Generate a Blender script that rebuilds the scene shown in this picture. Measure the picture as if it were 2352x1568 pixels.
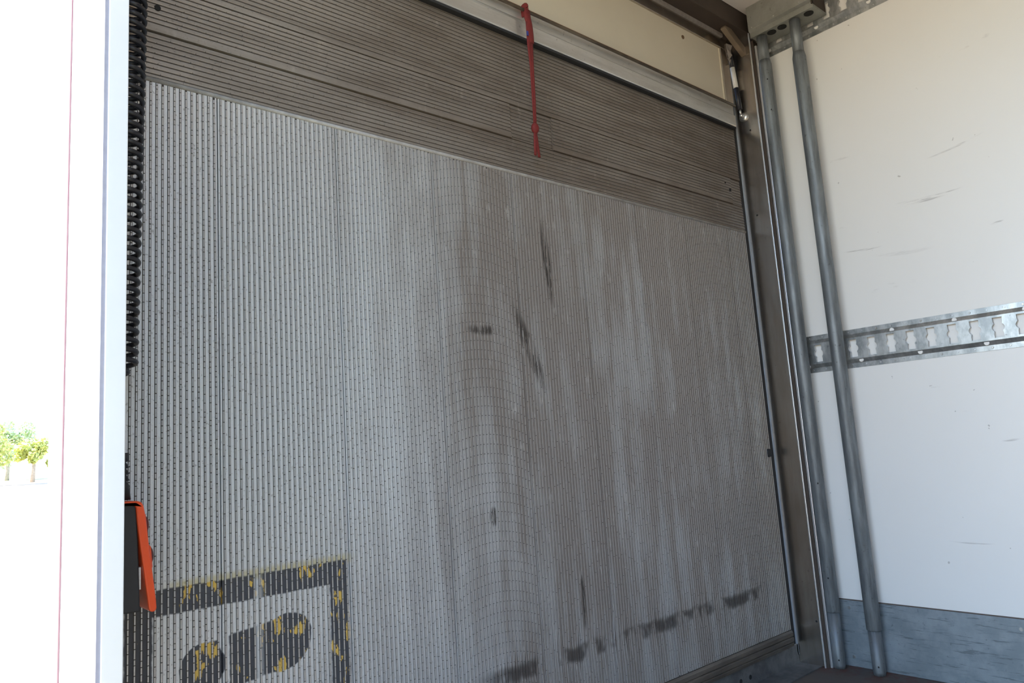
import bpy, math, random
from mathutils import Matrix, Vector
random.seed(7)
for o in list(bpy.data.objects): bpy.data.objects.remove(o)
scene = bpy.context.scene
COL = scene.collection

# ------------------------------------------------------------------ camera
# world: x across the body (left -> right), y towards the tail lift, z up, floor at z = 0
CAM = Vector((0.0, 0.0, 0.812))
right = Vector((0.757320323, -0.649639833, -0.066588402))
down = Vector((0.043869650, 0.152345413, -0.987353194))
fwd = Vector((0.651568402, 0.744821430, 0.143873750))
cd = bpy.data.cameras.new('camera'); cam = bpy.data.objects.new('camera', cd); COL.objects.link(cam)
m = Matrix.Identity(4)
for i in range(3):
    m[i][0] = right[i]; m[i][1] = -down[i]; m[i][2] = -fwd[i]; m[i][3] = CAM[i]
cam.matrix_world = m
cd.sensor_width = 36.0; cd.lens = 1678.836 * 36.0 / 2352.0; cd.clip_start = 0.02; cd.clip_end = 1000
scene.camera = cam

# ------------------------------------------------------------------ light
SUN_DIR = Vector((-0.62, 0.42, 0.66)).normalized()          # towards the sun: rear left, high
w = bpy.data.worlds.new('sky'); scene.world = w; w.use_nodes = True
nt = w.node_tree; nt.nodes.clear()
sky = nt.nodes.new('ShaderNodeTexSky'); sky.sky_type = 'NISHITA'; sky.sun_disc = False
sky.sun_elevation = math.asin(SUN_DIR.z); sky.sun_rotation = math.atan2(SUN_DIR.x, SUN_DIR.y)
sky.air_density = 1.0; sky.dust_density = 0.4; sky.ozone_density = 2.2
bg = nt.nodes.new('ShaderNodeBackground'); bg.inputs['Strength'].default_value = 0.20
wo = nt.nodes.new('ShaderNodeOutputWorld')
nt.links.new(sky.outputs[0], bg.inputs['Color']); nt.links.new(bg.outputs[0], wo.inputs['Surface'])
sd = bpy.data.lights.new('sun', 'SUN'); sd.energy = 4.5; sd.angle = 0.0093; sd.color = (1.0, 0.93, 0.82)
so = bpy.data.objects.new('sun', sd); COL.objects.link(so)
so.rotation_euler = SUN_DIR.to_track_quat('Z', 'Y').to_euler(); so.location = (-6, 6, 8)
vs = scene.view_settings
vs.view_transform = 'Standard'; vs.look = 'None'; vs.gamma = 1.0; vs.use_curve_mapping = False
vs.exposure = 2.36

# ------------------------------------------------------------------ mesh helpers
class MB:
    def __init__(s): s.v = []; s.f = []; s.mi = []; s.sm = []
    def quad(s, a, b, c, d, mi=0, sm=False):
        n = len(s.v); s.v += [a, b, c, d]; s.f.append((n, n+1, n+2, n+3)); s.mi.append(mi); s.sm.append(sm)
    def box(s, x0, x1, y0, y1, z0, z1, mi=0):
        n = len(s.v)
        s.v += [(x0,y0,z0),(x1,y0,z0),(x1,y1,z0),(x0,y1,z0),(x0,y0,z1),(x1,y0,z1),(x1,y1,z1),(x0,y1,z1)]
        for q in ((0,3,2,1),(4,5,6,7),(0,1,5,4),(1,2,6,5),(2,3,7,6),(3,0,4,7)):
            s.f.append(tuple(n+i for i in q)); s.mi.append(mi); s.sm.append(False)
        return s
    def openbox(s, pts0, pts1, mi=0):
        """ridge: pts0 / pts1 are the two end rings (4 points each: base, top, top, base)"""
        n = len(s.v); s.v += list(pts0) + list(pts1)
        for q in ((0,1,5,4),(1,2,6,5),(2,3,7,6),(3,2,1,0),(4,5,6,7)):
            s.f.append(tuple(n+i for i in q)); s.mi.append(mi); s.sm.append(False)
    def prism(s, pts, axis, a, b, mi=0, sm=False):
        """polygon pts (2-D, in the two other axes in order) extruded along axis from a to b"""
        def P(p, t):
            if axis == 'y': return (p[0], t, p[1])
            if axis == 'x': return (t, p[0], p[1])
            return (p[0], p[1], t)
        n = len(s.v); k = len(pts)
        s.v += [P(p, a) for p in pts] + [P(p, b) for p in pts]
        s.f.append(tuple(n+i for i in range(k))); s.mi.append(mi); s.sm.append(False)
        s.f.append(tuple(n+k+i for i in reversed(range(k)))); s.mi.append(mi); s.sm.append(False)
        for i in range(k):
            j = (i+1) % k
            s.f.append((n+i, n+k+i, n+k+j, n+j)); s.mi.append(mi); s.sm.append(sm)
        return s
    def tube(s, path, rad, seg=10, mi=0, cap=True, flat=(1.0, 1.0), ref=Vector((0, -1, 0))):
        path = [Vector(p) for p in path]; rads = rad if isinstance(rad, (list, tuple)) else [rad]*len(path)
        rings = []
        for i, p in enumerate(path):
            t = (path[min(i+1, len(path)-1)] - path[max(i-1, 0)])
            if t.length < 1e-9: t = Vector((0, 0, 1))
            t.normalize()
            u = ref - t*ref.dot(t)
            if u.length < 1e-4: u = Vector((1, 0, 0)) - t*t.x
            u.normalize(); v = t.cross(u)
            n = len(s.v)
            for k in range(seg):
                a = 2*math.pi*k/seg
                s.v.append(tuple(p + u*(rads[i]*flat[0]*math.cos(a)) + v*(rads[i]*flat[1]*math.sin(a))))
            rings.append(n)
        for i in range(len(rings)-1):
            for k in range(seg):
                k2 = (k+1) % seg
                s.f.append((rings[i]+k, rings[i]+k2, rings[i+1]+k2, rings[i+1]+k)); s.mi.append(mi); s.sm.append(True)
        if cap:
            s.f.append(tuple(rings[0]+k for k in reversed(range(seg)))); s.mi.append(mi); s.sm.append(False)
            s.f.append(tuple(rings[-1]+k for k in range(seg))); s.mi.append(mi); s.sm.append(False)
        return s
    def ball(s, c, r, sc=(1,1,1), seg=14, ring=8, mi=0):
        n = len(s.v)
        for i in range(ring+1):
            th = math.pi*i/ring
            for k in range(seg):
                a = 2*math.pi*k/seg
                s.v.append((c[0]+r*sc[0]*math.sin(th)*math.cos(a), c[1]+r*sc[1]*math.sin(th)*math.sin(a), c[2]+r*sc[2]*math.cos(th)))
        for i in range(ring):
            for k in range(seg):
                k2 = (k+1) % seg
                s.f.append((n+i*seg+k, n+(i+1)*seg+k, n+(i+1)*seg+k2, n+i*seg+k2)); s.mi.append(mi); s.sm.append(True)
        return s
    def build(s, name, mats, parent=None, bevel=0.0):
        me = bpy.data.meshes.new(name); me.from_pydata(s.v, [], s.f)
        for mm in (mats if isinstance(mats, (list, tuple)) else [mats]): me.materials.append(mm)
        me.polygons.foreach_set('material_index', s.mi); me.polygons.foreach_set('use_smooth', s.sm)
        me.update(); me.validate()
        o = bpy.data.objects.new(name, me); COL.objects.link(o)
        if parent is not None:
            o.parent = parent
            p = Vector((0, 0, 0)); q = parent
            while q is not None: p += q.location; q = q.parent
            o.location = -p                       # mesh data stay in world coordinates
        if bevel:
            b = o.modifiers.new('bevel', 'BEVEL'); b.width = bevel; b.segments = 2; b.limit_method = 'ANGLE'; b.angle_limit = math.radians(40)
        return o

def tag(o, label=None, cat=None, group=None, kind=None):
    if label: o['label'] = label
    if cat: o['category'] = cat
    if group: o['group'] = group
    if kind: o['kind'] = kind
    return o
def thing(name, loc, label, cat, group=None):
    e = bpy.data.objects.new(name, None); COL.objects.link(e); e.location = loc; e.empty_display_size = 0.05
    return tag(e, label, cat, group)
def struct(o): o['kind'] = 'structure'; return o

# ------------------------------------------------------------------ material helpers
class NT:
    def __init__(s, name):
        s.m = bpy.data.materials.new(name); s.m.use_nodes = True; s.t = s.m.node_tree; s.t.nodes.clear()
        s.out = s.t.nodes.new('ShaderNodeOutputMaterial'); s.b = s.t.nodes.new('ShaderNodeBsdfPrincipled')
        s.t.links.new(s.b.outputs[0], s.out.inputs['Surface'])
        s.tc = s.t.nodes.new('ShaderNodeTexCoord'); s.P = s.tc.outputs['Object']; s._xyz = None
    def L(s, a, inp):
        if isinstance(a, bpy.types.NodeSocket): s.t.links.new(a, inp)
        elif isinstance(a, (tuple, list)):
            inp.default_value = tuple(a) + ((1.0,) if len(a) == 3 and len(inp.default_value) == 4 else ())
        else: inp.default_value = a
    def math(s, op, a, b=0.0, c=None, clamp=False):
        n = s.t.nodes.new('ShaderNodeMath'); n.operation = op; n.use_clamp = clamp
        s.L(a, n.inputs[0]); s.L(b, n.inputs[1])
        if c is not None: s.L(c, n.inputs[2])
        return n.outputs[0]
    def xyz(s):
        if s._xyz is None:
            n = s.t.nodes.new('ShaderNodeSeparateXYZ'); s.L(s.P, n.inputs[0]); s._xyz = n.outputs
        return s._xyz
    def noise(s, scale, detail=4.0, rough=0.6, stretch=(1,1,1), off=(0,0,0)):
        mp = s.t.nodes.new('ShaderNodeMapping'); s.L(s.P, mp.inputs[0]); mp.inputs['Scale'].default_value = stretch; mp.inputs['Location'].default_value = off
        n = s.t.nodes.new('ShaderNodeTexNoise'); s.L(mp.outputs[0], n.inputs['Vector'])
        n.inputs['Scale'].default_value = scale; n.inputs['Detail'].default_value = detail; n.inputs['Roughness'].default_value = rough
        return n.outputs['Fac']
    def step(s, x, lo, hi):
        n = s.t.nodes.new('ShaderNodeMapRange'); n.interpolation_type = 'SMOOTHSTEP'; n.clamp = True
        s.L(x, n.inputs[0]); n.inputs[1].default_value = lo; n.inputs[2].default_value = hi
        return n.outputs[0]
    def mix(s, f, a, b):
        n = s.t.nodes.new('ShaderNodeMix'); n.data_type = 'RGBA'; s.L(f, n.inputs[0]); s.L(a, n.inputs[6]); s.L(b, n.inputs[7])
        return n.outputs[2]
    def mul(s, *a):
        r = a[0]
        for q in a[1:]: r = s.math('MULTIPLY', r, q)
        return r
    def mx(s, *a):
        r = a[0]
        for q in a[1:]: r = s.math('MAXIMUM', r, q)
        return r
    def rng(s, v, lo, hi, soft=0.002):
        return s.mul(s.step(v, lo-soft, lo+soft), s.math('SUBTRACT', 1.0, s.step(v, hi-soft, hi+soft)))
    def ell(s, u, v, cu, cv, ru, rv, soft=0.06):
        a = s.math('DIVIDE', s.math('SUBTRACT', u, cu), ru); b = s.math('DIVIDE', s.math('SUBTRACT', v, cv), rv)
        d = s.math('ADD', s.mul(a, a), s.mul(b, b))
        return s.math('SUBTRACT', 1.0, s.step(d, 1-soft, 1+soft))
    def set(s, col=None, rough=None, metal=None, bump=None, bs=0.3, bd=0.001, **kw):
        if col is not None: s.L(col, s.b.inputs['Base Color'])
        if rough is not None: s.L(rough, s.b.inputs['Roughness'])
        if metal is not None: s.L(metal, s.b.inputs['Metallic'])
        if bump is not None:
            n = s.t.nodes.new('ShaderNodeBump'); n.inputs['Strength'].default_value = bs; n.inputs['Distance'].default_value = bd
            s.L(bump, n.inputs['Height']); s.t.links.new(n.outputs[0], s.b.inputs['Normal'])
        for k, v in kw.items(): s.L(v, s.b.inputs[k.replace('_', ' ')])
        return s.m
def plain(name, col, rough=0.5, metal=0.0, var=0.12, scale=30.0):
    n = NT(name); f = n.noise(scale, 5)
    c2 = tuple(max(0.0, c*(1-2*var)) for c in col); c1 = tuple(min(1.0, c*(1+var)) for c in col)
    return n.set(n.mix(f, c2, c1), rough, metal)

M = {}
# tread aluminium of the lift: dirt with side-to-side shading, scuffs, worn paint (footprint in a square) in the valleys between the ribs
def tread(name, rows=False, rib=False):
    n = NT(name); x, y, z = n.xyz()
    clean = (0.40, 0.37, 0.34) if rows else (0.67, 0.695, 0.72)
    st = n.noise(3.0, 6, 0.65, (1.0, 1.0, 7.0) if rows else (7.0, 1.0, 0.8))
    lo = n.noise(1.6, 4, 0.6)
    fine = n.noise(160.0, 3, 0.7)
    dirtshade = n.math('ADD', n.mul(n.step(st, 0.35, 0.7), 0.42), n.mul(n.step(lo, 0.3, 0.7), 0.35))
    if rows:
        dirtshade = n.math('ADD', dirtshade, n.math('SUBTRACT', n.mul(n.step(x, 0.30, 1.3), 0.50), 0.05), clamp=True)  # rows darken to the right too, dirt and light in one ramp
    else:
        dirtshade = n.math('ADD', dirtshade, n.math('SUBTRACT', n.mul(n.step(x, 0.40, 1.35), 1.18), 0.58), clamp=True)  # darker to the right: dirt plus the fall of light, put into the colour
    if rib: dirtshade = n.mul(dirtshade, 0.70 if rows else 0.85)
    col = n.mix(n.mul(dirtshade, 0.86), clean, (0.110, 0.080, 0.057) if rows else ((0.235, 0.190, 0.155) if rib else (0.150, 0.114, 0.088)))
    col = n.mix(n.mul(n.step(fine, 0.58, 0.70), 0.20 if rib else 0.50), col, (0.11, 0.09, 0.08))
    pale = n.noise(45.0, 4, 0.6, (1.0, 1.0, 0.35), (3, 1, 2))
    col = n.mix(n.mul(n.step(pale, 0.60, 0.75), 0.30), col, (0.46, 0.41, 0.36) if rows else (0.72, 0.70, 0.67))
    rough = n.math('ADD', 0.32 if rib else 0.42, n.mul(dirtshade, 0.22)); metal = n.math('SUBTRACT', 0.8 if rib else 0.55, n.mul(dirtshade, 0.35))
    if not rows:
        jag = n.noise(30.0, 5, 0.75, (9.0, 1, 0.35))
        jagk = n.step(jag, 0.46, 0.52)
        sc = n.mul(n.mx(n.ell(n.math('ADD', x, n.mul(z, 0.06)), z, 1.468, 1.315, 0.014, 0.11, 0.6),
                        n.ell(n.math('ADD', x, n.mul(z, 0.42)), z, 1.752, 1.07, 0.020, 0.10, 0.9),
                        n.ell(x, z, 1.15, 1.112, 0.045, 0.012, 1.0),
                        n.ell(x, z, 1.145, 0.65, 0.012, 0.022, 0.6),
                        n.ell(x, z, 1.43, 0.40, 0.009, 0.065, 0.6)), jagk, 0.95)
        dn = n.noise(13.0, 3, 0.7, (1, 1, 0.6))
        dent = n.mul(n.rng(x, 1.10, 2.30, 0.06), n.ell(0.0, n.math('ADD', z, n.mul(n.math('SUBTRACT', dn, 0.5), 0.05)), 0.0, 0.281, 1.0, 0.018, 0.9), n.step(dn, 0.42, 0.58), 0.8)
        col = n.mix(n.mx(sc, dent), col, (0.045, 0.037, 0.032))
        # paint
        wv = n.mul(n.math('SUBTRACT', n.noise(55.0, 3), 0.5), 0.006)
        px = n.math('ADD', x, wv); pz = n.math('ADD', z, wv)
        frame = n.mx(n.mul(n.rng(px, 0.329, 0.749), n.mx(n.rng(pz, 0.563, 0.608), n.rng(pz, 0.190, 0.235))),
                     n.mul(n.rng(pz, 0.190, 0.608), n.mx(n.rng(px, 0.329, 0.374), n.rng(px, 0.708, 0.749))))
        def foot(c):
            zc = n.math('SUBTRACT', pz, c)
            zt = n.math('SUBTRACT', zc, n.mul(n.math('SUBTRACT', px, 0.56), 0.12))
            sole = n.mx(n.mul(n.rng(px, 0.505, 0.615), n.rng(zt, -0.047, 0.047)), n.ell(px, zt, 0.612, 0.0, 0.054, 0.052))
            heel = n.mx(n.mul(n.rng(px, 0.452, 0.486), n.rng(zc, -0.046, 0.036)), n.ell(px, zc, 0.458, -0.005, 0.040, 0.041))
            return n.mx(sole, heel)
        shape = n.mx(frame, foot(0.467), foot(0.325))
        valley = n.step(y, 1.4191, 1.4196)
        paint = n.mul(shape, valley, n.math('SUBTRACT', 1.0, n.mul(n.rng(x, 0.556, 0.566, 0.006), 0.9)))
        chip = n.noise(30.0, 4, 0.6, (1.6, 1, 0.7), (4, 2, 7))
        zone = n.mx(n.ell(x, z, 0.65, 0.606, 0.12, 0.022, 1.0), n.ell(x, z, 0.455, 0.585, 0.05, 0.05, 1.0), n.ell(x, z, 0.62, 0.505, 0.07, 0.03, 1.0),
                    n.ell(x, z, 0.64, 0.43, 0.06, 0.03, 1.0), n.ell(x, z, 0.735, 0.50, 0.03, 0.12, 1.0), n.ell(x, z, 0.462, 0.47, 0.02, 0.05, 1.0), n.ell(x, z, 0.51, 0.45, 0.015, 0.05, 1.0))
        yel = n.step(n.math('ADD', chip, n.mul(zone, 0.12)), 0.66, 0.69)
        pc = n.mix(yel, n.mix(n.noise(90.0, 3), (0.010, 0.012, 0.020), (0.035, 0.038, 0.050)), (0.55, 0.35, 0.055))
        halo = n.mul(n.rng(px, 0.40, 0.755, 0.02), n.rng(pz, 0.600, 0.618, 0.006), valley, 0.55)
        col = n.mix(halo, col, (0.50, 0.42, 0.12))
        col = n.mix(n.mul(paint, 0.97), col, pc)
        metal = n.mul(metal, n.math('SUBTRACT', 1.0, paint)); rough = n.math('ADD', rough, n.mul(paint, 0.1))
    return n.set(col, rough, metal, fine, 0.25, 0.0006)
M['tread'] = tread('dirty_tread_aluminium'); M['rows'] = tread('brown_dirty_aluminium', True)
M['rib'] = tread('worn_rib_aluminium', False, True); M['ribh'] = tread('worn_brown_rib_aluminium', True, True)
M['grimeshade'] = plain('grime_and_shade', (0.060, 0.050, 0.046), 0.8, 0.0, 0.3, 200)  # packed dirt and the corner shade of the ribs in one dark colour

n = NT('white_wall_panel'); x, y, z = n.xyz()
s1 = n.noise(2.2, 3, 0.55, (1, 1.0, 9.0)); s2 = n.noise(18.0, 4, 0.6, (1, 1, 3.0))
scr = n.mul(n.step(s1, 0.64, 0.70), n.step(s2, 0.55, 0.70), 0.35)
spk = n.mul(n.step(n.noise(34.0, 2, 0.5, (1, 1, 1), (5, 5, 5)), 0.745, 0.77), 0.55)
c = n.mix(n.noise(1.3, 3), (0.73, 0.72, 0.69), (0.79, 0.785, 0.765))
arc = n.math('SUBTRACT', z, n.math('ADD', 1.46, n.mul(n.math('SUBTRACT', 0.95, y), n.math('SUBTRACT', 0.95, y), 0.3)))
def stroke(ya, za, yb, zb, wd, a):
    dy, dz = yb-ya, zb-za; L = math.hypot(dy, dz); cy, cz = (ya+yb)/2, (za+zb)/2
    u = n.math('ADD', n.mul(n.math('SUBTRACT', y, cy), dy/L), n.mul(n.math('SUBTRACT', z, cz), dz/L))
    v = n.math('SUBTRACT', n.mul(n.math('SUBTRACT', z, cz), dy/L), n.mul(n.math('SUBTRACT', y, cy), dz/L))
    v = n.math('ADD', v, n.mul(n.mul(u, u), 0.6))
    return n.mul(n.ell(u, v, 0.0, 0.0, L/2, wd, 1.0), n.step(n.noise(40.0, 4, 0.7, (1, 0.4, 5)), 0.38, 0.6), a)
marks = n.mx(stroke(0.90, 1.530, 0.745, 1.526, 0.004, 0.6), stroke(0.88, 1.522, 0.78, 1.519, 0.003, 0.5), stroke(0.79, 1.655, 0.66, 1.676, 0.003, 0.45),
             stroke(1.10, 1.413, 1.00, 1.405, 0.003, 0.5), stroke(0.66, 1.392, 0.63, 1.396, 0.003, 0.5), stroke(0.72, 0.735, 0.68, 0.738, 0.003, 0.5),
             stroke(0.90, 0.43, 0.80, 0.428, 0.002, 0.4), stroke(1.00, 1.375, 0.85, 1.36, 0.006, 0.2))
c = n.mix(n.mx(n.mul(scr, 0.5), n.mx(spk, marks)), c, (0.25, 0.23, 0.21))
M['wall'] = n.set(c, 0.42, 0.0)

def galv(name, base, dark, rough=0.42, metal=0.8, sc=22.0, stretch=(1,1,1), scr=True):
    n = NT(name); a = n.noise(sc, 6, 0.65, stretch); b = n.noise(70.0, 4, 0.6)
    c = n.mix(n.step(a, 0.35, 0.68), dark, base)
    c = n.mix(n.mul(n.step(b, 0.62, 0.74), 0.5), c, tuple(v*0.35 for v in dark))
    if scr:
        l = n.noise(8.0, 5, 0.7, (1, 1.2, 16.0), (2, 2, 2)); c = n.mix(n.mul(n.step(l, 0.56, 0.66), 0.6), c, tuple(v*0.4 for v in dark))
    return n.set(c, rough, metal, a, 0.15, 0.0008)
M['track'] = galv('galvanised_track', (0.62, 0.64, 0.64), (0.34, 0.36, 0.37), 0.36, 0.85, 30, (1, 1, 0.5), False)
M['kick'] = galv('galvanised_kick_plate', (0.29, 0.33, 0.36), (0.21, 0.245, 0.275), 0.5, 0.45, 12)
M['pole'] = galv('galvanised_pole', (0.25, 0.275, 0.29), (0.15, 0.165, 0.175), 0.55, 0.55, 18, (3, 3, 0.35), False)
M['post'] = galv('brushed_steel_post', (0.56, 0.525, 0.485), (0.45, 0.40, 0.35), 0.26, 1.0, 7, (3, 3, 0.5), False)
M['alu'] = galv('pale_aluminium', (0.66, 0.655, 0.64), (0.52, 0.51, 0.49), 0.42, 0.7, 9, (0.4, 3, 3), False)
M['edge'] = plain('bright_aluminium_edge', (0.72, 0.73, 0.75), 0.35, 0.8, 0.08, 60)
M['bracket'] = galv('green_grey_galvanised', (0.36, 0.365, 0.335), (0.28, 0.285, 0.255), 0.45, 0.6, 10, (1, 1, 1), False)
M['bead'] = plain('dull_weld_metal', (0.42, 0.40, 0.38), 0.62, 0.3, 0.3, 40)
M['strip'] = plain('grey_aluminium_strip', (0.34, 0.375, 0.43), 0.5, 0.15, 0.1, 60)
M['rail'] = galv('dark_brown_rail', (0.17, 0.145, 0.12), (0.10, 0.085, 0.07), 0.55, 0.4, 14, (0.4, 2, 2), False)
M['sealant'] = plain('brown_sealant', (0.10, 0.075, 0.06), 0.7)
M['rubber'] = plain('black_rubber', (0.020, 0.021, 0.024), 0.7, 0.0, 0.2, 80)
M['seal'] = plain('grey_seal', (0.30, 0.30, 0.36), 0.6, 0.0, 0.1, 80)
M['joint'] = plain('pinkish_joint_strip', (0.22, 0.12, 0.14), 0.6)
M['hole'] = plain('dark_hole', (0.012, 0.012, 0.012), 0.9)
M['steel'] = plain('zinc_steel', (0.60, 0.60, 0.59), 0.3, 0.9, 0.1, 90)
M['rust'] = plain('rusty_steel', (0.30, 0.115, 0.055), 0.75, 0.2, 0.35, 120)
M['rod'] = galv('stained_rod', (0.17, 0.135, 0.095), (0.08, 0.06, 0.045), 0.5, 0.5, 40, (0.3, 1, 1), False)
M['cream'] = plain('cream_panel', (0.56, 0.505, 0.40), 0.5, 0.0, 0.05, 5)
M['header'] = plain('brown_header_steel', (0.062, 0.046, 0.036), 0.6, 0.2, 0.2, 9)
M['brace'] = plain('tan_metal_bar', (0.25, 0.195, 0.14), 0.45, 0.4, 0.12, 20)
M['ceiling'] = plain('white_ceiling', (0.70, 0.66, 0.63), 0.6, 0.0, 0.05, 4)
M['paint'] = plain('white_body_paint', (0.86, 0.86, 0.86), 0.3, 0.0, 0.01, 3)
M['jamb'] = plain('anodised_jamb', (0.78, 0.80, 0.82), 0.35, 0.35, 0.03, 12)
M['red'] = plain('red_webbing', (0.17, 0.014, 0.013), 0.75, 0.0, 0.25, 160)
M['blue'] = plain('blue_tag', (0.03, 0.04, 0.22), 0.6)
M['cable'] = plain('black_cable', (0.018, 0.020, 0.028), 0.38, 0.0, 0.15, 60)
M['housing'] = plain('black_plastic', (0.017, 0.018, 0.022), 0.5, 0.0, 0.15, 60)
M['orange'] = plain('orange_plastic', (0.78, 0.085, 0.018), 0.38, 0.0, 0.06, 40)
M['button'] = plain('dark_red_button', (0.10, 0.012, 0.012), 0.35)
M['plug'] = plain('brown_plug', (0.13, 0.08, 0.045), 0.6)
M['label'] = plain('silver_label', (0.72, 0.71, 0.68), 0.45, 0.1, 0.15, 300)
M['plastic'] = plain('torn_grey_sheet', (0.30, 0.27, 0.25), 0.5, 0.0, 0.3, 70)
M['sill'] = galv('dark_sill_steel', (0.20, 0.20, 0.20), (0.115, 0.115, 0.12), 0.5, 0.5, 16, (1, 1, 1), False)
n = NT('plywood_floor'); x, y, z = n.xyz()
c = n.mix(n.noise(9.0, 6, 0.65, (2, 0.4, 1)), (0.065, 0.052, 0.044), (0.12, 0.10, 0.085))
rm = n.mul(n.step(x, 2.40, 2.50), n.step(y, 0.85, 1.1), n.step(n.noise(17.0, 5, 0.7), 0.42, 0.60))
c = n.mix(n.mul(rm, 0.8), c, (0.10, 0.030, 0.017)); M['floor'] = n.set(c, 0.6, 0.0, n.noise(60.0, 5), 0.3, 0.001)
n = NT('dry_grass_ground')
c = n.mix(n.noise(0.25, 6, 0.7), (0.38, 0.268, 0.170), (0.52, 0.385, 0.255)); c = n.mix(n.step(n.noise(0.06, 3), 0.5, 0.65), c, (0.30, 0.30, 0.14))
M['ground'] = n.set(c, 0.95, 0.0)
M['leaf1'] = plain('yellow_green_leaves', (0.62, 0.66, 0.20), 0.6, 0.0, 0.3, 2)
M['leaf2'] = plain('pale_green_leaves', (0.55, 0.66, 0.34), 0.6, 0.0, 0.3, 2)
M['bark'] = plain('grey_bark', (0.42, 0.38, 0.33), 0.9, 0.0, 0.3, 6)

# ------------------------------------------------------------------ the setting
XL, XLI, XR = 0.2199, 0.251, 2.56           # outer skin left, inner skin left, right wall
Y0, YJ, YP, YE = -4.2, 1.084, 1.42, 1.459   # front of body, door jamb, lift surface, rear end
gmb = MB()
for (ya, za, yb, zb) in ((-150, -1.0, 25, -1.0), (25, -1.0, 100, 1.1), (100, 1.1, 200, 2.0)):
    gmb.quad((-150, ya, za), (150, ya, za), (150, yb, zb), (-150, yb, zb))
struct(gmb.build('ground', M['ground']))['label'] = 'sunlit dry grass ground outside the truck'
struct(MB().box(XL, 2.62, Y0, 1.420, -0.09, 0.0).build('floor', M['floor']))['label'] = 'dark plywood load floor with rust by the wall'
struct(MB().box(XR, 2.62, Y0, YE, 0.0, 2.46).build('wall_right', M['wall']))['label'] = 'white inner side wall panel of the truck body'
struct(MB().box(XL, XR, Y0, 1.33, 2.41, 2.46).build('ceiling', M['ceiling']))
struct(MB().box(XL, XR, Y0-0.05, Y0, 0.0, 2.46).build('wall_front', M['wall']))
struct(MB().box(XL, XLI, Y0, -0.35, 0.0, 2.46).build('wall_left', M['paint']))['label'] = 'outer side wall towards the cab, beyond the door opening'
wl = struct(MB().box(XL, XLI, 1.10, YE, -0.09, 2.46).build('wall_left', M['paint'])); wl['label'] = 'sunlit white outer side wall beside the door opening'
MB().box(XL-0.0025, XL+0.001, 1.323, 1.333, -0.09, 2.46).build('panel_joint', M['joint'], wl)
jm = struct(MB().box(0.2251, XLI, YJ, 1.10, -0.09, 2.46).build('trim_1', M['jamb'], None, 0.0012)); jm['label'] = 'pale aluminium door jamb profile'
MB().box(XL, 0.2251, YJ+0.002, 1.10, -0.09, 2.46).build('door_seal', M['seal'], jm)
# kick plate with screws
kp = struct(MB().box(2.5555, XR, Y0, 1.300, 0.0, 0.218).build('baseboard_right', M['kick'], None, 0.0015)); kp['label'] = 'scratched galvanised kick plate at the foot of the wall'
for (yy, zz) in ((1.262, 0.032), (0.752, 0.190), (0.70, 0.033), (1.258, 0.194), (0.30, 0.19), (0.25, 0.033)):
    MB().tube([(2.5575, yy, zz), (2.5535, yy, zz)], [0.006, 0.0055], 12).build('screw', M['track'], kp)
MB().box(2.5568, 2.5598, Y0, 1.300, 0.2182, 0.2215).build('sealant_line', M['sealant'], kp)
# rear frame post (right), its groove trims, edge strip, black fill for the shade in the gap
PX = 2.485
po = struct(MB().box(PX, XR, 1.332, YE, 0.0, 2.41).build('trim_2', M['post'], None, 0.003)); po['label'] = 'brown tinted steel rear frame post in the corner'
MB().box(PX-0.005, PX+0.002, 1.328, 1.3335, 0.0, 2.335).build('edge_ridge', M['edge'], po, 0.001)
MB().box(PX+0.010, PX+0.060, 1.312, 1.320, 0.0, 2.28).build('edge_ridge', M['edge'], po, 0.001)
MB().box(PX+0.004, PX+0.06, 1.320, 1.332, 0.0, 2.30).build('groove', M['header'], po)
MB().box(PX+0.030, XR, 1.300, 1.312, 0.0, 2.30).build('side_flange', M['bracket'], po)
MB().box(2.4765, PX+0.001, 1.424, 1.445, 0.03, 2.335).build('edge_strip', M['strip'], po)
MB().box(2.4480, 2.4762, 1.4275, YE, 0.03, 2.335).build('gap_shade_strip', M['rubber'], po)  # black strip fills the gap, standing in for its shade
for (yy, zz) in ((1.372, 1.955), (1.345, 0.151), (1.385, 1.62)):
    MB().tube([(PX+0.002, yy, zz), (PX-0.0006, yy, zz)], 0.0035, 10).build('drilled_hole', M['hole'], po)
# left rear post (mirror)
lp = struct(MB().box(XLI, 0.262, 1.335, YE, 0.0, 2.41).build('trim_3', M['post'])); lp['label'] = 'left rear frame post'
# header above the hatch
hd = struct(MB().box(XL, 2.62, 1.332, 1.48, 2.335, 2.47).build('trim_4', M['header'], None, 0.004)); hd['label'] = 'dark brown steel header over the rear opening'
br = MB(); a = Vector((2.360, 0, 2.340)); b = Vector((2.492, 0, 2.268)); d = (b-a).normalized(); nn = Vector((-d.z, 0, d.x))*0.0155
br.prism([((a+nn).x, (a+nn).z), ((b+nn).x, (b+nn).z), ((b-nn).x, (b-nn).z), ((a-nn).x, (a-nn).z)], 'y', 1.352, 1.372)
bro = br.build('corner_brace', M['brace'], hd, 0.002); bro['label'] = 'tan diagonal brace between header and post'
MB().box(0.27, 2.40, 1.392, 1.402, 2.322, 2.336).build('rubber_lip', M['plastic'], hd)
# sill and threshold
si = struct(MB().box(0.262, 2.485, 1.424, YE, -0.09, 0.068).build('trim_5', M['sill'], None, 0.002)); si['label'] = 'dark steel sill under the tail lift'
for xx in (2.17, 2.115, 1.80, 1.2, 0.7):
    MB().tube([(xx, 1.426, 0.030), (xx, 1.4232, 0.030)], 0.0075, 12).build('drilled_hole', M['hole'], si)
MB().box(0.262, PX, 1.345, 1.424, 0.0005, 0.004).build('threshold_plate', M['sill'], si)

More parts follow.
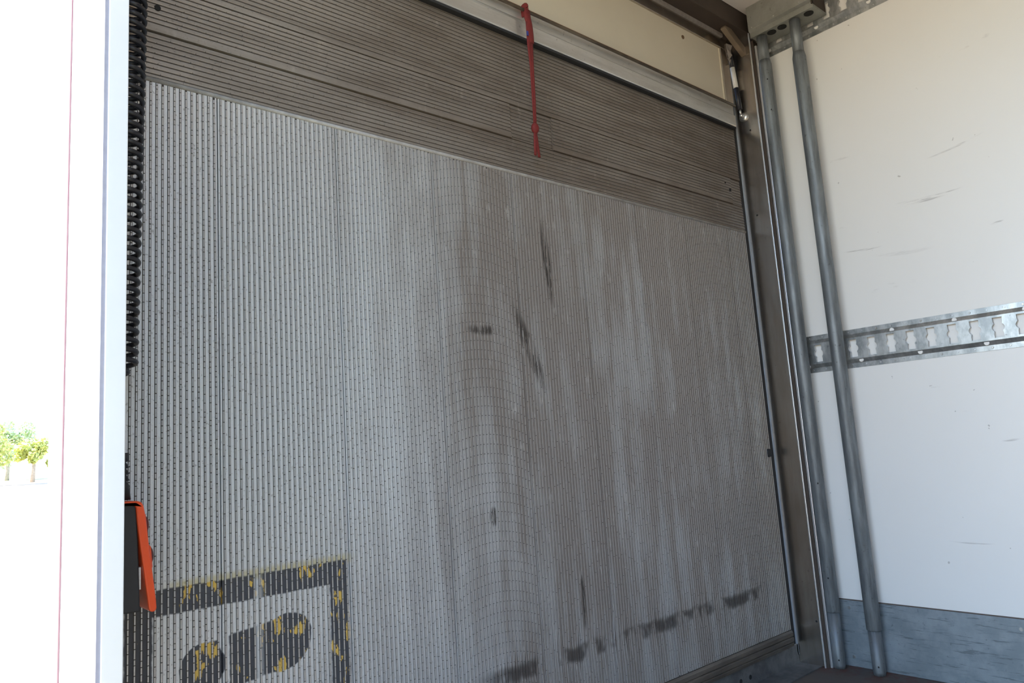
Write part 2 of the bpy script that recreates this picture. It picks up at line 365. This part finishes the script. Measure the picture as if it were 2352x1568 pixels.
# ------------------------------------------------------------------ tail lift platform, folded upright
lift = thing('tail_lift_platform', (1.36, 1.44, 0.068), 'large ribbed aluminium tail lift platform standing upright across the rear', 'tail lift')
RB, RT, RH = 0.00135, 0.00105, 0.0018       # half width of rib at base and top, rib height
PITCH = 0.010875
def dentshift(x, z, k):
    if 1.12 < x < 2.28 and abs(z-0.281) < 0.09:
        return (0.0035*math.sin(k*1.7+x*31) - 0.002)*math.exp(-((z-0.281)/0.028)**2)*(0.3+0.7*abs(math.sin(x*17)))
    return 0.0
ZB, ZT = 0.122, 1.553
seams = [0.264, 0.492] + [0.492+0.261*k for k in range(1, 8)] + [2.446]
for pi in range(len(seams)-1):
    x0, x1 = seams[pi]+0.0014, seams[pi+1]-0.0014
    mb = MB(); mb.box(x0, x1, YP, 1.447, ZB, ZT, 0)
    k = 0; cnt = max(1, int(round((x1-x0)/PITCH)))
    for r in range(cnt):
        xc = x0 + (r+0.5)*(x1-x0)/cnt
        mb.quad((xc-0.0023, YP-0.00012, ZB), (xc-0.0023, YP-0.00012, ZT), (xc+0.0023, YP-0.00012, ZT), (xc+0.0023, YP-0.00012, ZB), 1)  # dark strip at the rib root: dirt and corner shade painted flat
        if pi == 0: pitch = 0.0168; ph = r*0.0023
        elif pi == 3: pitch = 0.0235; ph = 0.021 - 0.00020*(r-11)**2
        elif pi < 3: pitch = random.uniform(0.016, 0.024); ph = random.uniform(0, 0.02)
        else: pitch = random.uniform(0.045, 0.11); ph = random.uniform(0, 0.1)
        gap = 0.0016 if pi < 1 else 0.0014
        z = ZB + 0.002 + (ph % pitch) - pitch
        while z < ZT:
            za = max(z, ZB+0.001); zb = min(z + pitch - gap, ZT-0.001)
            if pi == 0 and r > 5 and random.random() < 0.5:
                zb = min(zb, za + (zb-za)*random.uniform(0.5, 0.7)); zn = zb + gap
            else: zn = z + pitch
            if zb - za > 0.002:
                rings = []
                for zz in (za, zb):
                    s = dentshift(xc, zz, r)
                    rings.append(((xc-RB+s, YP, zz), (xc-RT+s, YP-RH, zz), (xc+RT+s, YP-RH, zz), (xc+RB+s, YP, zz)))
                mb.openbox(rings[0], rings[1], 2)
            z = zn
    mb.build('plank', [M['tread'], M['grimeshade'], M['rib']], lift)
MB().box(0.264, 2.446, 1.448, 1.458, 0.07, 1.9665).build('seam_light_block', M['grimeshade'], lift)  # added backing sheet, stops light leaking through and keeps the seams dark
# weld bead between upright planks and edge planks
bead = MB(); bead.prism([(YP+0.004, 1.5515), (YP-0.0025, 1.5535), (YP-0.0040, 1.5575), (YP-0.0025, 1.5615), (YP+0.004, 1.5635)], 'x', 0.264, 2.446, 0, True)
bead.build('weld_bead', M['bead'], lift)
def hplank(name, x0, x1, z0, z1, yf=YP, lip=0.0, top=0.003, drop=0.0):
    mb = MB(); mb.box(x0, x1, yf, 1.447, z0, z1, 0)
    zl = z0 + lip + 0.002; cnt = int(round((z1-top-zl)/0.0106))
    if lip: mb.box(x0, x1, yf-0.0022, yf, z0, z0+lip, 0)
    for r in range(cnt):
        zc = zl + (r+0.5)*(z1-top-zl)/cnt
        mb.quad((x0, yf-0.00012, zc-0.0026), (x1, yf-0.00012, zc-0.0026), (x1, yf-0.00012, zc+0.0018), (x0, yf-0.00012, zc+0.0018), 1)  # strip sits low: dirt and the shade under the rib painted on
        x = x0 + 0.001
        while x < x1-0.003:
            L = random.uniform(0.02, 0.09); xe = min(x+L, x1-0.001)
            mb.openbox(((x, yf, zc-RB), (x, yf-RH, zc-RT), (x, yf-RH, zc+RT), (x, yf, zc+RB)),
                       ((xe, yf, zc-RB), (xe, yf-RH, zc-RT), (xe, yf-RH, zc+RT), (xe, yf, zc+RB)), 2)
            x = xe + 0.0012
    return mb.build(name, [M['rows'], M['grimeshade'], M['ribh']], lift)
hplank('edge_plank', 0.264, 2.446, 1.5635, 1.6545)
flaps = [hplank('stop_flap', 0.356, 1.2885, 1.6572, 1.7556, YP-0.0025, 0.012),
         hplank('stop_flap', 1.4490, 2.3800, 1.6572, 1.7556, YP-0.0025, 0.012)]
hplank('filler_plate', 1.2900, 1.4475, 1.6572, 1.7556, YP+0.001)
hplank('filler_plate', 0.264, 0.3545, 1.6572, 1.7556)
hplank('filler_plate', 2.3815, 2.446, 1.6572, 1.7556, YP+0.002)
hplank('edge_plank', 0.264, 2.446, 1.7592, 1.9665, YP, 0.009, 0.002)
for (xx, zz, r) in ((0.378, 1.708, 0.0065), (2.368, 1.708, 0.006), (2.341, 1.731, 0.003)):
    MB().tube([(xx, YP, zz), (xx, YP-0.0052, zz)], [r, r*0.9], 12).build('bolt', M['hole'], flaps[xx > 1.4])
MB().tube([(2.431, YP, 0.733), (2.431, YP-0.006, 0.733)], [0.016, 0.013], 16).build('rubber_stop', M['rubber'], lift)
# bottom edge rail with three ridges
er = MB(); er.prism([(1.447, 0.068), (1.417, 0.068), (1.415, 0.078), (1.419, 0.081), (1.414, 0.084), (1.414, 0.096), (1.419, 0.099), (1.415, 0.102), (1.415, 0.113), (1.420, 0.120), (1.447, 0.1215)], 'x', 0.264, 2.446)
er.build('bottom_rail', M['rail'], lift)

# ------------------------------------------------------------------ upper rear hatch
ht = thing('rear_hatch', (1.35, 1.41, 1.965), 'cream rear hatch with aluminium frame above the tail lift', 'hatch')
HX0, HX1 = 0.27, 2.435
MB().box(HX0, HX1, 1.418, 1.447, 1.968, 2.322).build('core', M['header'], ht)
hpan = MB().box(HX0, HX1-0.008, 1.406, 1.4175, 2.055, 2.285).build('panel', M['cream'], ht)
br_ = MB(); br_.prism([(1.4175, 1.967), (1.4000, 1.967), (1.3985, 1.970), (1.3985, 2.011), (1.4040, 2.0165), (1.4040, 2.052), (1.4060, 2.058), (1.4175, 2.058)], 'x', HX0, HX1)
br_.build('bottom_rail', M['alu'], ht, 0.0008)
MB().prism([(HX0, 2.020), (1.345, 2.020), (1.357, 2.026), (1.361, 2.034), (1.361, 2.049), (HX0, 2.049)], 'y', 1.4000, 1.4045).build('cover_strip', M['alu'], ht, 0.001)
MB().box(HX0, HX1, 1.3985, 1.4175, 2.278, 2.321).build('top_rail', M['post'], ht, 0.0015)
MB().box(2.385, HX1, 1.3985, 1.4175, 2.058, 2.278).build('stile', M['post'], ht, 0.0015)
MB().box(HX0, HX1, 1.4005, 1.4060, 2.0585, 2.0625).build('rust_edge', M['rust'], ht)
MB().box(2.3795, 2.3848, 1.4020, 1.4060, 2.064, 2.275).build('torn_film_edge', M['cream'], ht)
MB().box(HX0, HX1, 1.4010, 1.4172, 1.9600, 1.9668).build('bottom_seal', M['rubber'], ht)
MB().tube([(HX0, 1.390, 2.0455), (HX1-0.01, 1.390, 2.0455)], 0.0050, 10).build('lock_rod', M['rod'], ht)
MB().tube([(2.150, 1.407, 2.243), (2.150, 1.4035, 2.243)], [0.008, 0.007], 14).build('plug', M['plug'], hpan)
rag = MB()
for i in range(4):
    z = 2.305 - i*0.020
    rag.quad((2.425, 1.397, z), (2.452-0.003*i, 1.388+0.006*(i % 2), z-0.004), (2.448-0.007*i, 1.396-0.006*(i % 2), z-0.026), (2.425+0.004*i, 1.397, z-0.022))
rg = rag.build('torn_corner_sheet', M['plastic'], ht); so_ = rg.modifiers.new('t', 'SOLIDIFY'); so_.thickness = 0.002

# ------------------------------------------------------------------ gas strut on the post
gs = thing('gas_strut', (2.472, 1.400, 2.02), 'black gas strut with silver label between rear hatch and post', 'gas strut')
A = Vector((2.470, 1.395, 2.022)); B = Vector((2.4555, 1.404, 2.285)); 
MB().tube([A, A+(B-A)*0.10], 0.0045, 12).build('rod_end', M['steel'], gs)
MB().tube([A+(B-A)*0.08, A+(B-A)*0.42], [0.0092, 0.0092], 16).build('lower_sleeve', M['cable'], gs)
MB().tube([A+(B-A)*0.42, A+(B-A)*0.74], 0.0094, 16).build('label', M['label'], gs)
MB().tube([A+(B-A)*0.74, B], 0.0090, 16).build('upper_sleeve', M['cable'], gs)
mp_ = MB(); mp_.tube([(PX, 1.392, 2.015), (PX-0.003, 1.392, 2.015), (PX-0.008, 1.392, 2.015)], [0.019, 0.018, 0.010], 20); mp_.build('mount_disc', M['steel'], gs)
MB().ball((PX-0.012, 1.394, 2.020), 0.0085).build('ball_stud', M['steel'], gs)

# ------------------------------------------------------------------ red strap hanging from the rod
stp = thing('red_strap', (1.345, 1.380, 1.60), 'frayed red webbing strap knotted and hanging from the hatch rod', 'strap')
loop = MB()
loop.tube([(1.346, 1.391-0.010*math.cos(t), 2.0455+0.0105*math.sin(t)) for t in [2*math.pi*i/14 for i in range(15)]], 0.0105, 8, 0, False, (0.25, 1.0), Vector((1, 0, 0)))
loop.build('loop', M['red'], stp)
MB().tube([(1.347, 1.378, 2.040), (1.346, 1.378, 2.015), (1.349, 1.376, 1.995), (1.350, 1.376, 1.965), (1.353, 1.376, 1.938)], [0.010, 0.0125, 0.0115, 0.0125, 0.009], 10, 0, True, (0.4, 1.0)).build('folded_end', M['red'], stp)
MB().tube([(1.341, 1.376, 2.00), (1.342, 1.377, 1.93), (1.3455, 1.378, 1.87), (1.3445, 1.379, 1.77), (1.343, 1.379, 1.69)], [0.0055, 0.006, 0.0048, 0.004, 0.004], 8, 0, True, (0.5, 1.0)).build('band', M['red'], stp)
MB().tube([(1.352, 1.377, 1.94), (1.3515, 1.377, 1.87), (1.3505, 1.378, 1.77), (1.347, 1.379, 1.69)], [0.007, 0.0042, 0.0036, 0.004], 8, 0, True, (0.5, 1.0)).build('band', M['red'], stp)
MB().ball((1.3435, 1.378, 1.683), 0.0125, (1.0, 0.8, 1.25)).build('knot', M['red'], stp)
MB().tube([(1.342, 1.379, 1.675), (1.341, 1.379, 1.64), (1.337, 1.378, 1.603)], [0.0045, 0.006, 0.0048], 8, 0, True, (0.5, 1.0)).build('tail', M['red'], stp)
MB().tube([(1.346, 1.379, 1.675), (1.348, 1.379, 1.64), (1.351, 1.378, 1.600)], [0.0045, 0.0052, 0.0052], 8, 0, True, (0.5, 1.0)).build('tail', M['red'], stp)
MB().box(1.3335, 1.339, 1.371, 1.374, 1.955, 1.968).build('sewn_tag', M['blue'], stp)

# ------------------------------------------------------------------ slotted lashing tracks on the right wall
SP = 0.0626
def slot_half(t):
    """half width of a slot at height t (0..1): keyhole bulge in the middle"""
    u = abs(t-0.5)
    if u < 0.17: return 0.0128 + 0.0046*math.cos(u/0.17*math.pi/2)
    if u < 0.26: return 0.0128 - 0.0030*math.sin((u-0.17)/0.09*math.pi)
    return 0.0128
def track(z0, label):
    y1, y0 = 1.299, -2.6
    th = thing('lashing_track', (XR, 0.0, z0), label, 'track')
    mb = MB(); prof = [(0.0006, 0.0), (0.0022, 0.0005), (0.0022, 0.0165), (0.0125, 0.030), (0.0125, 0.0365)]
    pts = [(XR-a, z0+b) for a, b in prof]
    for (xa, za), (xb, zb) in zip(pts[:-1], pts[1:]):
        mb.quad((xa, y1, za), (xa, y0, za), (xb, y0, zb), (xb, y1, zb))
        mb.quad((xb, y1, 2*z0+0.134-zb), (xb, y0, 2*z0+0.134-zb), (xa, y0, 2*z0+0.134-za), (xa, y1, 2*z0+0.134-za))
    xf = XR-0.0125; xb_ = xf+0.0070; zs0, zs1 = z0+0.0365, z0+0.0975; N = 16
    cs = []; c = 1.247
    while c > y0+SP: cs.append(c); c -= SP
    prev = [y1]*(N+1)
    for c in cs + [None]:
        for i in range(N):
            za, zb = zs0+(zs1-zs0)*i/N, zs0+(zs1-zs0)*(i+1)/N
            if c is None: na = nb = y0
            else: na, nb = c+slot_half(i/N), c+slot_half((i+1)/N)
            mb.quad((xf, prev[i], za), (xf, na, za), (xf, nb, zb), (xf, prev[i+1], zb))
            if c is not None:
                mb.quad((xf, na, za), (xb_, na, za), (xb_, nb, zb), (xf, nb, zb))
                ma, m2 = c-slot_half(i/N), c-slot_half((i+1)/N)
                mb.quad((xf, ma, za), (xf, m2, zb), (xb_, m2, zb), (xb_, ma, za))
        if c is not None:
            for (zz) in (zs0, zs1):
                mb.quad((xf, c+slot_half(0), zz), (xf, c-slot_half(0), zz), (xb_, c-slot_half(0), zz), (xb_, c+slot_half(0), zz))
            prev = [c-slot_half(i/N) for i in range(N+1)]
    mb.quad((XR-0.0006, y1, z0), (xf, y1, z0+0.030), (xf, y1, z0+0.104), (XR-0.0006, y1, z0+0.134))
    ch = mb.build('slotted_channel', M['track'], th)
    k = 0; yy = y1-0.02
    while yy > 0.30:
        for zz in (z0+0.009, z0+0.125):
            big = (k + (zz > z0+0.1)) % 3 == 0
            rr = 0.0042 if big else 0.0026
            MB().tube([(XR-0.0015, yy, zz), (XR-0.0042, yy, zz)], [rr, rr*0.7], 10).build('rivet', M['steel'] if big else M['edge'], th)
        if k % 4 == 0:
            for zz, dy in ((z0+0.0245, 0.012), (z0+0.1095, -0.10)):
                MB().tube([(XR-0.006, yy+dy, zz), (XR-0.0105, yy+dy, zz)], [0.0075, 0.0072], 14).build('locating_hole', M['wall'], th)
        k += 1; yy -= 0.0475
    return th
track(1.0075, 'slotted galvanised lashing track running along the middle of the white wall')
track(2.2420, 'slotted galvanised lashing track under the ceiling, behind the pole tops')

# ------------------------------------------------------------------ bracket holding the pole tops
hb = thing('pole_bracket', (2.51, 1.20, 2.30), 'grey green sheet metal bracket in the ceiling corner above both poles', 'bracket')
BY0, BY1 = 1.057, 1.305
MB().box(2.436, 2.440, BY0, BY1, 2.315, 2.409).build('face_plate', M['bracket'], hb, 0.001)
lpb = MB(); lpb.prism([(2.436, 2.315), (2.446, 2.307), (2.446, 2.287), (2.450, 2.287), (2.450, 2.315)], 'y', BY0, BY1); lpb.build('lower_lip', M['bracket'], hb)
MB().box(2.450, 2.546, BY0, BY1, 2.291, 2.299).build('holed_plate', M['bracket'], hb)
MB().box(2.440, 2.546, BY0, BY0+0.004, 2.299, 2.409).build('end_cap', M['header'], hb)
for yy in (1.236, 1.194, 1.090):
    MB().tube([(2.480, yy, 2.2915), (2.480, yy, 2.2885)], 0.0165, 16).build('round_hole', M['hole'], hb)
for yy in (1.29, 1.20, 1.10):
    MB().tube([(2.4365, yy, 2.322), (2.4340, yy, 2.322)], [0.0032, 0.002], 10).build('rivet', M['steel'], hb)

# ------------------------------------------------------------------ two locking poles in front of the wall
XB, XT, DY = 2.514, 2.478, -0.019           # pole axis: x at the floor, x at the bracket, shift in y at the top
def pole(y, zlow, zup, label, holes):
    t = thing('cargo_pole', (XB, y, 0.0), label, 'pole', 'upright cargo poles by the right wall')
    def P(z): return (XB+(XT-XB)*z/2.29, y+DY*z/2.29, z)
    tb = MB().tube([P(zlow), P(zlow+0.002), P(zup-0.02), P(zup)], [0.0225, 0.0235, 0.0235, 0.0200], 28).build('tube', M['pole'], t)
    lo = MB().tube([P(0.0005), P(0.012), P(zlow)], [0.0185, 0.0200, 0.0200], 24).build('lower_pin', M['pole'], t)
    MB().tube([P(zup), P(2.290)], 0.0192, 24).build('upper_pin', M['pole'], t)
    for (oy, zz) in holes:
        rr = 0.0235 if zz > zlow else 0.0200; c = P(zz)
        MB().ball((c[0]-math.sqrt(rr*rr-oy*oy), c[1]+oy, zz), 0.0030, (0.35, 1, 1), 8, 5).build('drilled_hole', M['hole'], tb if zz > zlow else lo)
    return t
p1 = pole(1.2955, 0.185, 2.195, 'galvanised cargo pole standing right against the rear corner post', ((-0.012, 2.11), (-0.0125, 1.99), (-0.012, 0.62), (-0.008, 0.30), (-0.008, 0.03)))
p2 = pole(1.1630, 0.142, 2.165, 'galvanised cargo pole standing apart from the corner post, crossing both tracks', ((-0.007, 0.030),))

# ------------------------------------------------------------------ hand control with coiled cable behind the jamb
hc = thing('hand_control', (0.292, 1.285, 0.605), 'orange and black hand control hanging on a coiled black cable behind the door jamb', 'remote control')
cb = MB(); path = []
ztop, zbot = 2.20, 0.955; turns = int((ztop-zbot)/0.0166)
for i in range(turns*18+1):
    f = i/(turns*18); a = 2*math.pi*i/18; z = ztop+(zbot-ztop)*f
    cx = 0.3035 - 0.0125*max(0.0, (1.70-z)/0.75); r = 0.0185*min(1.0, (1-f)*turns/1.6)+0.0008
    path.append((cx-(0.0185-r)*0.9 + r*math.cos(a), 1.285 + r*math.sin(a), z))
path += [(0.2915-0.019*0.9+0.0015*k, 1.285, zbot-0.022*k) for k in range(1, 6)]
cb.tube(path, 0.0044, 8, 0, True, (1, 1), Vector((0.02, 0.03, 1)))
cb.build('coiled_cable', M['cable'], hc)
def P3(pts, s=1.03): return [(x*s, 0.812+(z-0.812)*s) for x, z in pts]
hs = MB(); hs.prism(P3([(0.262, 0.767), (0.298, 0.766), (0.300, 0.759), (0.302, 0.719), (0.304, 0.673), (0.306, 0.609), (0.266, 0.611)]), 'y', 1.262, 1.310); hs.build('housing', M['housing'], hc, 0.002)
cv = MB(); cv.prism(P3([(0.258, 0.772), (0.300, 0.771), (0.306, 0.769), (0.309, 0.763), (0.311, 0.753), (0.316, 0.713), (0.322, 0.664), (0.327, 0.624), (0.328, 0.610), (0.325, 0.606), (0.319, 0.607), (0.317, 0.611), (0.312, 0.649), (0.305, 0.700), (0.3005, 0.738), (0.2985, 0.761), (0.296, 0.7665), (0.258, 0.767)]), 'y', 1.2575, 1.3145)
cv.build('front_cover', M['orange'], hc, 0.0025)
for (g, b) in ((([(0.3105, 0.751), (0.3145, 0.750), (0.3175, 0.720), (0.3155, 0.710)]), (0.3165, 0.733)), (([(0.318, 0.705), (0.322, 0.701), (0.3245, 0.671), (0.3215, 0.662)]), (0.3232, 0.686))):
    go = MB().prism(P3(g), 'y', 1.268, 1.304).build('button_guard', M['orange'], hc, 0.001)
    q = P3([b])[0]; MB().ball((q[0]+0.0015, 1.286, q[1]), 0.0125, (0.40, 0.9, 1.1)).build('button', M['button'], go)
rl = MB(); zs = [0.845, 0.832, 0.8305, 0.822, 0.8205, 0.812, 0.8105, 0.802, 0.8005, 0.793, 0.7915, 0.772]
rs = [0.0115, 0.0115, 0.007, 0.012, 0.0075, 0.0125, 0.008, 0.0128, 0.0085, 0.0132, 0.0125, 0.0145]
rl.tube([(0.2915, 1.285, z) for z in zs], rs, 14); rl.build('strain_relief', M['housing'], hc)
MB().box(0.3055*1.03, 0.3085*1.03, 1.27, 1.28, 0.635, 0.668).build('side_clip', M['label'], hc)

# ------------------------------------------------------------------ trees far outside
def gz(y): return -1.0 + max(0.0, y-25)*0.028
def tree(x, y, h, r, mat, label, seed):
    rnd = random.Random(seed); t = thing('tree', (x, y, gz(y)), label, 'tree', 'trees across the field')
    g0 = gz(y)
    MB().tube([(x, y, g0), (x+0.1, y, g0+h*0.35), (x-0.1, y, g0+h*0.7)], [0.22, 0.16, 0.07], 8).build('trunk', M['bark'], t)
    f = MB(); blobs = [(rnd.gauss(0, r*0.45), rnd.gauss(0, r*0.45), h*rnd.uniform(0.35, 0.92), r*rnd.uniform(0.28, 0.5)) for _ in range(16)]
    for (bx, by, bz, brr) in blobs:
        for _ in range(110):
            v = Vector((rnd.gauss(0, 1), rnd.gauss(0, 1), rnd.gauss(0, 1))).normalized()*brr*rnd.uniform(0.6, 1.0)
            c = Vector((x+bx, y+by, g0+bz)) + v
            u = Vector((rnd.gauss(0, 1), rnd.gauss(0, 1), rnd.gauss(0, 1))).normalized(); w_ = u.orthogonal().normalized()
            s = rnd.uniform(0.12, 0.26)
            f.quad(tuple(c-u*s), tuple(c+w_*s*0.6), tuple(c+u*s), tuple(c-w_*s*0.6))
    fo = f.build('foliage', mat, t); fo['kind'] = 'stuff'
tree(7.0, 80, 5.6, 1.9, M['leaf1'], 'yellow green tree at the far left edge of the photo', 1)
tree(11.4, 84, 4.6, 1.3, M['leaf1'], 'small yellow green tree just left of the white side wall', 2)
tree(10.6, 95, 6.2, 2.0, M['leaf2'], 'paler taller tree further away between the two nearer trees', 3)
